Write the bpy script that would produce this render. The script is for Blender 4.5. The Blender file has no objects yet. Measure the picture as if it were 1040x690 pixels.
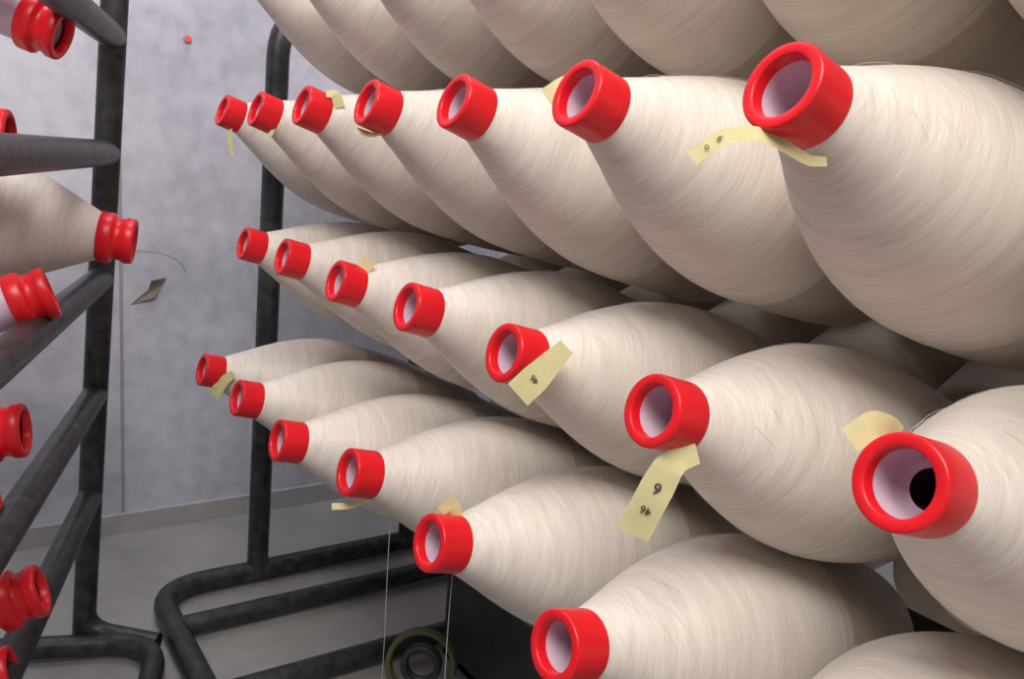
import bpy, math, random
from mathutils import Vector, Matrix
random.seed(4)
U=0.065
DF=14.2
H=DF*U
def W(x,y,d): return Vector((x*U,y*U,H-d*U))
sc=bpy.context.scene
try:
    sc.view_settings.view_transform='Standard'
    sc.view_settings.look='None'
except Exception as e: print(e)

# ---------------- camera ----------------
f=850.0
e1=Vector((-600,-220,f)).normalized()
dn=Vector((-350,4240,f)); dn=(dn-e1*dn.dot(e1)).normalized()
up=-dn
yv=up.cross(e1).normalized()
right=Vector((e1.x,yv.x,up.x)); cdown=Vector((e1.y,yv.y,up.y)); fwd=Vector((e1.z,yv.z,up.z))
cd=bpy.data.cameras.new('camera'); cam=bpy.data.objects.new('camera',cd); sc.collection.objects.link(cam)
M=Matrix.Identity(4)
for i in range(3):
    M[i][0]=right[i]; M[i][1]=-cdown[i]; M[i][2]=-fwd[i]
M.translation=W(0,0,0)
cam.matrix_world=M
cd.sensor_width=36; cd.lens=f/1040*36; cd.clip_start=0.01
sc.camera=cam

# ---------------- materials ----------------
def newmat(n):
    m=bpy.data.materials.new(n); m.use_nodes=True
    nt=m.node_tree; b=nt.nodes['Principled BSDF']; return m,nt,b
def N(nt,t,**k):
    n=nt.nodes.new(t)
    for a,v in k.items(): setattr(n,a,v)
    return n
def math_(nt,op,a,b=None):
    n=N(nt,'ShaderNodeMath',operation=op)
    for i,v in enumerate((a,b)):
        if v is None: continue
        if isinstance(v,(int,float)): n.inputs[i].default_value=v
        else: nt.links.new(v,n.inputs[i])
    return n.outputs[0]
def simple(n,col,rough=.5,metal=0,noise=0,scale=20,bump=0,spec=.5):
    m,nt,b=newmat(n)
    b.inputs['Roughness'].default_value=rough; b.inputs['Metallic'].default_value=metal
    b.inputs['Specular IOR Level'].default_value=spec
    tc=N(nt,'ShaderNodeTexCoord'); nz=N(nt,'ShaderNodeTexNoise'); nz.inputs['Scale'].default_value=scale; nz.inputs['Detail'].default_value=6
    nt.links.new(tc.outputs['Object'],nz.inputs['Vector'])
    cr=N(nt,'ShaderNodeValToRGB')
    cr.color_ramp.elements[0].position=.3; cr.color_ramp.elements[1].position=.7
    cr.color_ramp.elements[0].color=(*[c*(1-noise) for c in col],1); cr.color_ramp.elements[1].color=(*[min(1,c*(1+noise)) for c in col],1)
    nt.links.new(nz.outputs['Fac'],cr.inputs['Fac']); nt.links.new(cr.outputs['Color'],b.inputs['Base Color'])
    if bump:
        bp=N(nt,'ShaderNodeBump'); bp.inputs['Strength'].default_value=bump; bp.inputs['Distance'].default_value=.002
        nt.links.new(nz.outputs['Fac'],bp.inputs['Height']); nt.links.new(bp.outputs['Normal'],b.inputs['Normal'])
    return m

def yarn_mat():
    m,nt,b=newmat('yarn_silk')
    L=nt.links
    tc=N(nt,'ShaderNodeTexCoord'); sp=N(nt,'ShaderNodeSeparateXYZ'); L.new(tc.outputs['Object'],sp.inputs[0])
    x=math_(nt,'DIVIDE',sp.outputs[0],U); y=math_(nt,'DIVIDE',sp.outputs[1],U); z=math_(nt,'DIVIDE',sp.outputs[2],U)
    r=math_(nt,'SQRT',math_(nt,'ADD',math_(nt,'ADD',math_(nt,'MULTIPLY',x,x),math_(nt,'MULTIPLY',y,y)),.0001))
    cx=math_(nt,'DIVIDE',x,r); cy=math_(nt,'DIVIDE',y,r)
    oi=N(nt,'ShaderNodeObjectInfo')
    rnd=math_(nt,'MULTIPLY',oi.outputs['Random'],50)
    def layer(tx,ty,freq,ang):
        v=math_(nt,'ADD',z,math_(nt,'ADD',math_(nt,'MULTIPLY',cx,tx),math_(nt,'MULTIPLY',cy,ty)))
        v=math_(nt,'ADD',math_(nt,'MULTIPLY',v,freq),rnd)
        cb=N(nt,'ShaderNodeCombineXYZ')
        L.new(math_(nt,'MULTIPLY',cx,ang),cb.inputs[0]); L.new(math_(nt,'MULTIPLY',cy,ang),cb.inputs[1]); L.new(v,cb.inputs[2])
        nz=N(nt,'ShaderNodeTexNoise'); nz.inputs['Scale'].default_value=1; nz.inputs['Detail'].default_value=3; nz.inputs['Roughness'].default_value=.65
        L.new(cb.outputs[0],nz.inputs['Vector']); return nz.outputs['Fac']
    l1=layer(.16,.06,42,.8); l2=layer(-.14,.12,55,1.0); l3=layer(.03,-.1,6,.7); l4=layer(-.06,-.14,90,1.2)
    s=math_(nt,'ADD',math_(nt,'ADD',l1,l2),math_(nt,'ADD',l3,l4)); s=math_(nt,'MULTIPLY',s,.25)
    cr=N(nt,'ShaderNodeValToRGB'); e=cr.color_ramp.elements
    e[0].position=.36; e[0].color=(.60,.525,.45,1); e[1].position=.62; e[1].color=(.86,.795,.715,1)
    L.new(s,cr.inputs['Fac'])
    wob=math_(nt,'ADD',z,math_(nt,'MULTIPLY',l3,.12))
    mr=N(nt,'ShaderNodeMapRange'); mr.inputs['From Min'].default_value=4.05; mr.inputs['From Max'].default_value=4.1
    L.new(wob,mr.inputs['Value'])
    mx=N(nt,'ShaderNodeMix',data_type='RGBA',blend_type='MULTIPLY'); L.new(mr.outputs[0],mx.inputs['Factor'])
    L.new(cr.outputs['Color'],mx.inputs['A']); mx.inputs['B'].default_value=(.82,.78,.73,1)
    hv=N(nt,'ShaderNodeHueSaturation'); L.new(mx.outputs['Result'],hv.inputs['Color'])
    vv=math_(nt,'ADD',math_(nt,'MULTIPLY',oi.outputs['Random'],.10),.95); L.new(vv,hv.inputs['Value'])
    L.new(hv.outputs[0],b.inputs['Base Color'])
    b.inputs['Roughness'].default_value=.5
    b.inputs['Specular IOR Level'].default_value=.4
    b.inputs['Sheen Weight'].default_value=.3; b.inputs['Sheen Roughness'].default_value=.4
    bp=N(nt,'ShaderNodeBump'); bp.inputs['Strength'].default_value=.28; bp.inputs['Distance'].default_value=.001
    L.new(s,bp.inputs['Height']); L.new(bp.outputs['Normal'],b.inputs['Normal'])
    return m
M_yarn=yarn_mat()
M_red=simple('red_plastic',(.76,.010,.018),.34,noise=.1,scale=30,spec=.45)
M_lilac=simple('tube_inner',(.62,.47,.56),.45,noise=.06)
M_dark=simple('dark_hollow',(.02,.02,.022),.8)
M_pipe=simple('painted_steel',(.06,.06,.063),.4,metal=.5,noise=.45,scale=45,bump=.3)
M_tag=simple('yellow_paper',(.64,.58,.30),.8,noise=.08,scale=60)
M_ink=simple('ink',(.03,.03,.03),.7)
M_brown=simple('brown_scrap',(.20,.15,.12),.8,noise=.3)
M_crate=simple('dark_crate_plastic',(.03,.032,.035),.5,noise=.3)
M_loop=simple('yellow_green_strap',(.10,.10,.045),.6,noise=.2)

# ---------------- helpers ----------------
def link(o,parent=None):
    sc.collection.objects.link(o)
    if parent: o.parent=parent
    return o
def empty(n,loc=(0,0,0)):
    o=bpy.data.objects.new(n,None); o.location=loc; o.empty_display_size=.05; return link(o)
def lathe(name,segs,profs):
    vs=[];fs=[];mi=[]
    for m,pr in profs:
        base=len(vs)
        for (r,z) in pr:
            for i in range(segs):
                a=2*math.pi*i/segs; vs.append((r*U*math.cos(a),r*U*math.sin(a),z*U))
        for j in range(len(pr)-1):
            for i in range(segs):
                k=(i+1)%segs
                fs.append((base+j*segs+i,base+(j+1)*segs+i,base+(j+1)*segs+k,base+j*segs+k)); mi.append(m)
    me=bpy.data.meshes.new(name); me.from_pydata(vs,[],fs)
    for p,m in zip(me.polygons,mi): p.material_index=m; p.use_smooth=True
    me.update(); return me
def smooth_prof(pts,n=6):
    out=[]
    P=[pts[0]]+pts+[pts[-1]]
    for i in range(1,len(P)-2):
        for s in range(n):
            t=s/n
            out.append(tuple(.5*((2*P[i][c])+(-P[i-1][c]+P[i+1][c])*t+(2*P[i-1][c]-5*P[i][c]+4*P[i+1][c]-P[i+2][c])*t*t+(-P[i-1][c]+3*P[i][c]-3*P[i+1][c]+P[i+2][c])*t**3) for c in (0,1)))
    out.append(pts[-1]); return out
body=smooth_prof([(.42,.20),(.50,.36),(.68,.74),(.92,1.22),(1.17,1.8),(1.37,2.4),(1.48,2.95),(1.52,3.45),(1.505,4.05)])
body+=smooth_prof([(1.492,4.09),(1.45,4.7),(1.37,5.4),(1.27,6.1),(1.19,6.4),(1.0,6.5),(.3,6.5)])
def cap_prof(waist):
    if not waist:
        o=[(.312,-.12),(.314,-.26),(.320,-.285),(.332,-.295),(.418,-.295),(.432,-.288),(.440,-.275),(.443,-.26),(.443,-.12),(.442,.0),(.446,.20),(.444,.225),(.435,.245),(.42,.255),(.37,.26)]
    else:
        o=[(.33,-.20),(.34,-.31),(.36,-.335),(.43,-.335),(.455,-.32),(.465,-.29),(.465,-.17),(.45,-.145),(.425,-.125),(.42,-.02),(.425,.03),(.47,.055),(.50,.075),(.51,.10),(.51,.30),(.49,.33),(.40,.35)]
    return o
def inn(r0): return [(r0,-.14),(r0-.01,0),(.290,.45),(.265,.60),(.21,.68),(.17,.72)]
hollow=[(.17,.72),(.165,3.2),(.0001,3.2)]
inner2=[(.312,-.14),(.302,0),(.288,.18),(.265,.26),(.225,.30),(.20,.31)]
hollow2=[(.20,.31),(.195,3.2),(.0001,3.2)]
def cone_mesh(name,waist=False,yarn=True,shallow=False):
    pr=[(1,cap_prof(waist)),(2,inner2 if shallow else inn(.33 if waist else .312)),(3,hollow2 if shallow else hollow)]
    if yarn: pr.insert(0,(0,body))
    else: pr.insert(0,(2,[(.40,.33),(.42,1.5),(.55,5.5),(.58,6.4),(.3,6.4)]))
    me=lathe(name,96,pr)
    for m in (M_yarn,M_red,M_lilac,M_dark): me.materials.append(m)
    return me
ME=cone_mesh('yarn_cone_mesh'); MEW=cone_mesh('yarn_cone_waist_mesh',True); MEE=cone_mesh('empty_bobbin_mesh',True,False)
MES=cone_mesh('yarn_cone_open_core_mesh',shallow=True)

def place(name,me,pos,axis,roll=0):
    o=bpy.data.objects.new(name,me)
    z=Vector(axis).normalized(); x=Vector((1,0,0)) if abs(z.x)<.9 else Vector((0,0,1)); y=z.cross(x).normalized(); x=y.cross(z)
    R=Matrix((x,y,z)).transposed().to_4x4()
    o.matrix_world=Matrix.Translation(pos)@R@Matrix.Rotation(roll,4,'Z')
    return link(o)

def fillet(pts,r,n=8):
    pts=[Vector(p) for p in pts]; out=[pts[0]]
    for i in range(1,len(pts)-1):
        a,b,c=pts[i-1],pts[i],pts[i+1]
        u=(a-b).normalized(); v=(c-b).normalized()
        p0=b+u*r; p1=b+v*r
        for s in range(n+1):
            t=s/n; out.append(p0*(1-t)**2+b*2*t*(1-t)+p1*t*t)
    out.append(pts[-1]); return out
def tube(name,pts,rad,mat,parent=None,cyc=False,res=8):
    cu=bpy.data.curves.new(name,'CURVE'); cu.dimensions='3D'; cu.bevel_depth=rad; cu.bevel_resolution=res; cu.use_fill_caps=True
    s=cu.splines.new('POLY'); s.points.add(len(pts)-1)
    for p,q in zip(s.points,pts): p.co=(*q,1)
    s.use_cyclic_u=cyc; s.use_smooth=True
    cu.materials.append(mat)
    o=bpy.data.objects.new(name,cu); return link(o,parent)

# ---------------- main cones ----------------
TILTS={'top':18,'A':18,'B':15,'C':14.5}
STEP=3.09
rows={'top':(3.9,-7.0,-4.3,-1,6),'A':(5.38,-6.97,-.92,-1,6),'B':(3.63,-7.1,2.46,-1,6),'C':(7.1,-6.35,5.66,-2,5)}
SAG={('B',1):.24,('B',2):.18,('B',3):.10,('B',4):.12,('C',3):.33,('C',4):.22,('C',5):.28,('C',0):.05}
cones={}
for rn,(x0,y0,d0,k0,k1) in rows.items():
    T=math.radians(TILTS[rn]); AX=Vector((0,-math.cos(T),-math.sin(T)))
    for k in range(k0,k1+1):
        j=Vector((random.uniform(-.03,.03),random.uniform(-.05,.05),random.uniform(-.03,.03)))
        if rn=='C' and k>=3: j.y+=.2
        ax=(AX+Vector((random.uniform(-.008,.008),0,random.uniform(-.012,.012)))).normalized()
        p=W(x0+k*STEP+j.x,y0+j.y,d0+j.z+SAG.get((rn,k),0))
        cones[(rn,k)]=(place('yarn_cone',MES if (rn,k)==('B',0) else ME,p,ax,random.uniform(0,6.28)),p,ax)
for rn,(x0,y0,d0,k0,k1) in rows.items():
    T=math.radians(TILTS[rn]); AXB=Vector((0,math.cos(T),-math.sin(T)))
    for k in range(k0,k1+1):
        p=W(x0+k*STEP,-21.4+(y0+7)*-1,d0)
        place('yarn_cone',ME,p,AXB,random.uniform(0,6.28))

# ---------------- main rack ----------------
rack=empty('yarn_rack',(0,0,0))
PR=.34*U
XE,XN=25.75,-3.5
for i,X in enumerate((XE,XN)):
    tube('end_frame_%d'%(i+1),fillet([W(X,-8.6,13.8),W(X,-8.9,-4.3),W(X,-19.8,-4.3),W(X,-19.8,13.8)],.1),PR,M_pipe,rack)
    tube('centre_post_%d'%(i+1),[W(X,-14.2,13.8),W(X,-14.2,-4.3)],PR*.9,M_pipe,rack)
for rn,(x0,y0,d0,k0,k1) in rows.items():
    dd=d0+7.1*math.sin(math.radians(TILTS[rn]))
    tube('rail_'+rn,[W(XE,-14.2,dd),W(XN,-14.2,dd)],.3*U,M_pipe,rack)
    for k in range(k0,k1+1):
        c=cones[(rn,k)]
        tube('peg',[c[1]+c[2]*(3.25*U),c[1]+c[2]*(7.3*U)],.14*U,M_pipe,rack,res=3)
loop=fillet([W(10,-5.4,13.8),W(XE,-5.4,13.8),W(XE,-22.5,13.8),W(XN,-22.5,13.8),W(XN,-5.4,13.8),W(10,-5.4,13.8)],.1)
tube('base_loop',loop,PR,M_pipe,rack)
for X in (23.3,19.6,10):
    tube('base_cross_bar',[W(X,-5.4,13.8),W(X,-22.5,13.8)],PR*.9,M_pipe,rack)

# ---------------- left rack ----------------
lr=empty('pipe_rack',(0,0,0))
pt=Vector((21.75,-3.8,-4.5)); pb=Vector((24.0,-3.1,13.8))
def onpost(d):
    t=(d-pt.z)/(pb.z-pt.z); return pt+(pb-pt)*t
DL=Vector((-.952,.306,0)); PN=Vector((.306,.952,0))
hi=onpost(-9)
LR=.3*U
tube('post',[W(*hi),W(*pb)],LR,M_pipe,lr)
for d in (-2.3,.34,3.42,6.5,9.4):
    a=onpost(d); b_=a+DL*24
    tube('rail',[W(*a),W(*b_)],LR,M_pipe,lr)
q=pb+DL*24
tube('post',[W(*(hi+DL*24)),W(*q)],LR,M_pipe,lr)
b2=pb+PN*9
tube('post',[W(*(onpost(-9)+PN*9)),W(*b2)],LR,M_pipe,lr)
ft=[q+Vector((-.3,-1.6,0)),pb+Vector((-1.2,-1.75,0)),pb+PN*9]
tube('base_loop',fillet([W(*v) for v in ft],.09),LR,M_pipe,lr)
tube('foot',fillet([W(*(onpost(12.2))),W(*(pb+Vector((0,0,-.2)))),W(*(pb+Vector((-1.3,-1.7,0))))],.05),.29*U,M_pipe,lr)
place('yarn_cone',MEW,W(18.5,-3.15,1.98),Vector((.306,.95,.13)))
for (X,Y,d,tx,tz) in ((16.65,-1.45,2.85,.1,-.35),(15.85,-.9,5.0,.3,-.1),(15.5,-1.05,7.9,.2,-.3),(17.9,-1.9,-1.85,.5,.35),(16.7,-.9,.12,.3,0),(15.4,-.4,6.1,.2,-.2),(15.3,-.55,9.2,.2,-.2),(17.1,-1.1,-3.0,.3,.2)):
    ax=Vector((tx,.95,tz)).normalized(); p=W(X,Y,d)
    o=place('empty_bobbin',MEE,p,ax)
    tube('bobbin_peg',[p+ax*(3.25*U),p+ax*(7.6*U)],.13*U,M_pipe,lr,res=3)
for d in (-2.3,.34,3.42,6.5,9.4):
    a=onpost(d)+PN*9; tube('rear_rail',[W(*a),W(*(a+DL*24))],.25*U,M_pipe,lr)

# ---------------- paper tags ----------------
Rr=Vector((-.564,-.821,0)); Tw=Vector((-.799,.568,.196))
def tag(key,pts,width,depth=.3,text=None):
    o,p,ax=cones[key]
    P=[p+U*(Rr*q[0]+Vector((0,0,-q[1]))+Tw*(depth+(q[2] if len(q)>2 else 0))) for q in pts]
    S=[]
    for i in range(len(P)-1):
        for s in range(6): S.append(P[i].lerp(P[i+1],s/6))
    S.append(P[-1])
    for _ in range(2): S=[S[0]]+[(S[i-1]+S[i]*2+S[i+1])/4 for i in range(1,len(S)-1)]+[S[-1]]
    vs=[];fs=[]
    for i,s in enumerate(S):
        t=(S[min(i+1,len(S)-1)]-S[max(i-1,0)]).normalized()
        tl=.25*math.sin(i/len(S)*2.5)
        nn=(Tw+Vector((0,0,1))*tl).normalized()
        w=t.cross(nn).normalized()*width*U*.5*(0.6+.4*min(1,i/len(S)*1.6))
        for kx in range(3):
            vs.append(s+w*(kx-1))
    for i in range(len(S)-1):
        for kx in range(2): fs.append((i*3+kx,i*3+kx+1,i*3+kx+4,i*3+kx+3))
    me=bpy.data.meshes.new('paper_tag'); me.from_pydata(vs,[],fs); me.materials.append(M_tag)
    for pl in me.polygons: pl.use_smooth=True
    t=bpy.data.objects.new('paper_tag',me); link(t)
    if text:
        dirv=(S[-1]-S[-4]).normalized()
        for (tx,fr,size) in text:
            idx=int(fr*(len(S)-1)); c=S[idx]
            cu=bpy.data.curves.new('ink_text','FONT'); cu.body=tx; cu.size=size*U; cu.align_x='CENTER'; cu.align_y='CENTER'; cu.extrude=.0001
            cu.materials.append(M_ink)
            z=(Tw-dirv*Tw.dot(dirv)).normalized(); y=dirv; x=y.cross(z)
            m=Matrix((x,y,z)).transposed().to_4x4(); m.translation=c+z*.0015
            to=bpy.data.objects.new('ink_text',cu); to.matrix_world=m; sc.collection.objects.link(to)
            to.parent=t
    return t
tag(('A',0),[(.34,.60,-.1),(.15,.62,-.05),(-.1,.52),(-.35,.42),(-.5,.42),(-.75,.48),(-1.0,.70)],.16,.2,[('9',.84,.09),('o',.92,.09)])
tag(('B',1),[(.35,.42),(.12,.50,.05),(.0,.62,.08),(-.14,.98,.1),(-.32,1.46,.1)],.40,.3,[('6',.70,.2),('46',.87,.14)])
tag(('B',2),[(.66,-.2),(.45,.05,.05),(.25,.3,.05),(.03,.55,.02)],.42,.6,[('46',.72,.13)])
tag(('B',0),[(.10,-.42,-.3),(-.05,-.50,-.2),(-.25,-.52,-.1),(-.50,-.34,0)],.25,-.35)
tag(('A',1),[(-.1,-.34,-.1),(-.3,-.32),(-.58,-.10)],.26,-.3)
tag(('B',4),[(.1,-.2),(.35,-.38),(.45,-.55)],.3,-.0)
tag(('C',5),[(.7,.0),(.45,.2),(.15,.65)],.32,.35)
tag(('C',1),[(.1,-.36),(.1,-.5),(-.05,-.65)],.3,-.2)
tag(('C',2),[(.1,.5),(-.15,.62),(-.5,.66)],.12,.1)
tag(('A',4),[(.3,-.3),(.5,-.33),(.6,-.05)],.22,.2)
tag(('A',5),[(.3,.2),(.2,.5),(.1,.6)],.12,.2)
tag(('A',6),[(.05,.4),(0,.7),(.1,1.15)],.12,.2)
tag(('A',3),[(.1,.45),(-.1,.52),(-.4,.45)],.12,.1)

# hanging loose yarn ends
M_thr=simple('loose_thread',(.42,.39,.35),.7)
for key,a in ((('C',2),.55),(('C',1),.15)):
    o,p,ax=cones[key]
    s=p+U*(Rr*a+Vector((0,0,-.5))-Tw*.25)
    pts=[s+Vector((math.sin(i*.7)*.0012,0,-i*.03)) for i in range(15)]
    tube('loose_yarn_end',pts,.0005,M_thr,None,res=1)
def fibre(rng):
    z0=rng.uniform(.7,3.2); a0=rng.uniform(0,6.28); span=rng.uniform(.25,.8)
    def rad(z):
        for i in range(len(body)-1):
            if body[i][1]<=z<=body[i+1][1]:
                t=(z-body[i][1])/max(1e-6,body[i+1][1]-body[i][1]); return body[i][0]+(body[i+1][0]-body[i][0])*t
        return 1.4
    pts=[]
    dz=rng.uniform(.1,.3); lift=rng.uniform(.005,.03)
    for i in range(9):
        t=i/8; z=z0+dz*t; r=rad(z)+.008+lift*math.sin(math.pi*t)
        a=a0+span*t; pts.append(Vector((r*math.cos(a)*U,r*math.sin(a)*U,z*U)))
    return pts
rng=random.Random(9)
M_fib=simple('stray_fibre',(.85,.80,.72),.6)
for key in cones:
    if key[0]=='top': continue
    cu=bpy.data.curves.new('stray_fibres','CURVE'); cu.dimensions='3D'; cu.bevel_depth=.00013; cu.bevel_resolution=0
    for _ in range(40):
        pts=fibre(rng); s=cu.splines.new('POLY'); s.points.add(8)
        for p_,q_ in zip(s.points,pts): p_.co=(*q_,1)
    cu.materials.append(M_fib)
    o=bpy.data.objects.new('stray_fibres',cu); link(o,cones[key][0])

# ---------------- under-rack clutter ----------------
def box(name,c,s,mat,bev=.01,parent=None):
    import bmesh
    bm=bmesh.new(); bmesh.ops.create_cube(bm,size=1)
    for v in bm.verts: v.co=Vector((v.co.x*s[0],v.co.y*s[1],v.co.z*s[2]))
    if bev: bmesh.ops.bevel(bm,geom=bm.edges[:],offset=bev,segments=2,affect='EDGES')
    me=bpy.data.meshes.new(name); bm.to_mesh(me); bm.free(); me.materials.append(mat)
    o=bpy.data.objects.new(name,me); o.location=c; return link(o,parent)
cr=empty('storage_crate',W(16.0,-15.6,DF))
box('base',(0,0,.03),(.36,.5,.02),M_crate,.004,cr)
for n,c,s in (('side_1',(-.17,0,.12),(.02,.5,.2)),('side_2',(.17,0,.12),(.02,.5,.2)),('side_3',(0,-.24,.12),(.34,.02,.2)),('side_4',(0,.24,.12),(.34,.02,.2))):
    box(n,c,s,M_crate,.004,cr)
for n,c,s in (('rim_1',(-.18,0,.22),(.03,.54,.02)),('rim_2',(.18,0,.22),(.03,.54,.02)),('foot_1',(-.12,0,.01),(.04,.45,.02)),('foot_2',(.12,0,.01),(.04,.45,.02))):
    box(n,c,s,M_crate,.004,cr)
tr=empty('tape_roll',W(17.6,-10.4,DF)+Vector((0,0,.066)))
ax_=Vector((-.75,.62,.2)).normalized(); sx=ax_.cross(Vector((0,0,1))).normalized(); sy=sx.cross(ax_)
for n,rr,th in (('outer_band',.058,.005),('core_ring',.030,.006)):
    for off in (-.01,.006):
        tube(n,[ax_*off+sx*(rr*math.cos(a))+sy*(rr*math.sin(a)) for a in [i/40*2*math.pi for i in range(40)]],th,M_loop if n=='outer_band' else M_crate,tr,cyc=True)

# ---------------- room ----------------
def wallmat(n,c1,c2):
    m,nt,b=newmat(n); L=nt.links
    tc=N(nt,'ShaderNodeTexCoord')
    n1=N(nt,'ShaderNodeTexNoise'); n1.inputs['Scale'].default_value=2.6; n1.inputs['Detail'].default_value=8; n1.inputs['Roughness'].default_value=.65
    n2=N(nt,'ShaderNodeTexNoise'); n2.inputs['Scale'].default_value=26; n2.inputs['Detail'].default_value=5
    L.new(tc.outputs['Object'],n1.inputs['Vector']); L.new(tc.outputs['Object'],n2.inputs['Vector'])
    s=math_(nt,'ADD',math_(nt,'MULTIPLY',n1.outputs[0],.65),math_(nt,'MULTIPLY',n2.outputs[0],.35))
    cr=N(nt,'ShaderNodeValToRGB'); cr.color_ramp.elements[0].position=.36; cr.color_ramp.elements[1].position=.60
    cr.color_ramp.elements[0].color=(*c1,1); cr.color_ramp.elements[1].color=(*c2,1)
    L.new(s,cr.inputs['Fac']); L.new(cr.outputs['Color'],b.inputs['Base Color'])
    b.inputs['Roughness'].default_value=.42
    bp=N(nt,'ShaderNodeBump'); bp.inputs['Strength'].default_value=.3; bp.inputs['Distance'].default_value=.005
    L.new(s,bp.inputs['Height']); L.new(bp.outputs['Normal'],b.inputs['Normal'])
    return m
M_wall=wallmat('whitewashed_wall',(.48,.475,.545),(.72,.71,.79))
M_seam=simple('panel_joint',(.36,.35,.36),.7)
def floormat():
    m,nt,b=newmat('floor_concrete'); L=nt.links
    tc=N(nt,'ShaderNodeTexCoord')
    nz=N(nt,'ShaderNodeTexNoise'); nz.inputs['Scale'].default_value=5; nz.inputs['Detail'].default_value=9; nz.inputs['Roughness'].default_value=.65; L.new(tc.outputs['Object'],nz.inputs['Vector'])
    cr=N(nt,'ShaderNodeValToRGB'); cr.color_ramp.elements[0].position=.32; cr.color_ramp.elements[1].position=.68
    cr.color_ramp.elements[0].color=(.29,.28,.265,1); cr.color_ramp.elements[1].color=(.41,.395,.375,1)
    L.new(nz.outputs['Fac'],cr.inputs['Fac']); L.new(cr.outputs['Color'],b.inputs['Base Color'])
    b.inputs['Roughness'].default_value=.4
    return m
M_floor=floormat()
XW=31.4*U; X0=-40*U; YA=-45*U; YB=34*U; ZC=3.1
def slab(name,a,b,mat):
    c=[(a[i]+b[i])/2 for i in range(3)]; s=[abs(b[i]-a[i]) for i in range(3)]
    return box(name,c,s,mat,0)
slab('floor',(X0,YA,-.1),(XW+.1,YB,0),M_floor)
slab('ceiling',(X0,YA,ZC),(XW+.1,YB,ZC+.1),M_wall)
slab('wall_back',(XW,YA,0),(XW+.1,YB,ZC),M_wall)
slab('wall_right',(X0,YA-.1,0),(XW,YA,ZC),M_wall)
slab('wall_left',(X0,YB,0),(XW,YB+.1,ZC),M_wall)
slab('baseboard_back',(XW-.012,YA,0),(XW,YB,.05),simple('baseboard_paint',(.45,.44,.43),.5,noise=.1))
slab('trim_1',(XW-.003,-5.45*U-.003,.05),(XW,-5.45*U+.003,ZC),M_seam)
sv=empty('paper_scrap',(XW-.001,-6.5*U,.60))
tube('wire',[Vector((-.004,.09*math.cos(a)+.02,.05*math.sin(a)+.03)) for a in [i/14*3.1 for i in range(15)]],.0005,simple('thin_wire',(.25,.22,.22),.6),sv,res=2)
me=bpy.data.meshes.new('scrap'); me.from_pydata([(-.002,.05,-.045),(-.010,.0,-.028),(-.002,-.02,.0),(-.010,-.028,.018),(-.012,.006,.012),(-.003,.01,-.01)],[],[(0,1,2,5),(2,3,4,5)]); me.materials.append(M_brown); link(bpy.data.objects.new('scrap',me),sv)
pl=empty('red_reflection',(XW,-7.64*U,1.154))  # red light reflection on the wall, modelled as a small glowing spot with rim
M_refl=simple('reflection_glow',(.8,.05,.05),.3)
pb_=M_refl.node_tree.nodes['Principled BSDF']; pb_.inputs['Emission Color'].default_value=(1,.1,.1,1); pb_.inputs['Emission Strength'].default_value=.5
tube('lens',[Vector((0,0,0)),Vector((-.008,0,0))],.006,M_refl,pl)  # glowing spot of the red reflection, not a real lens
tube('spot_rim',[Vector((0,0,0)),Vector((-.004,0,0))],.009,M_seam,pl)

# ---------------- lights ----------------
def area(name,loc,target,sx,sy,power,col):
    l=bpy.data.lights.new(name,'AREA'); l.shape='RECTANGLE'; l.size=sx; l.size_y=sy; l.energy=power; l.color=col
    o=bpy.data.objects.new(name,l); o.location=loc; o.rotation_euler=(Vector(target)-Vector(loc)).to_track_quat('-Z','Y').to_euler(); return link(o)
area('wall_fill_light',(-.25,.35,2.4),(.3,-.6,.8),1.5,.8,51,(1,.965,.92))
area('wall_fill_light',(1.5,-.35,2.9),(1.85,-.5,.5),.9,.4,17,(.92,.93,1))  # added fill that brightens the end wall, not a known fixture
area('wall_fill_light',(-.7,-1.5,2.9),(0,-1,1),1.2,.5,12,(1,.95,.9))
w=bpy.data.worlds.new('world'); sc.world=w; w.use_nodes=True
w.node_tree.nodes['Background'].inputs[0].default_value=(.57,.55,.57,1); w.node_tree.nodes['Background'].inputs[1].default_value=.5
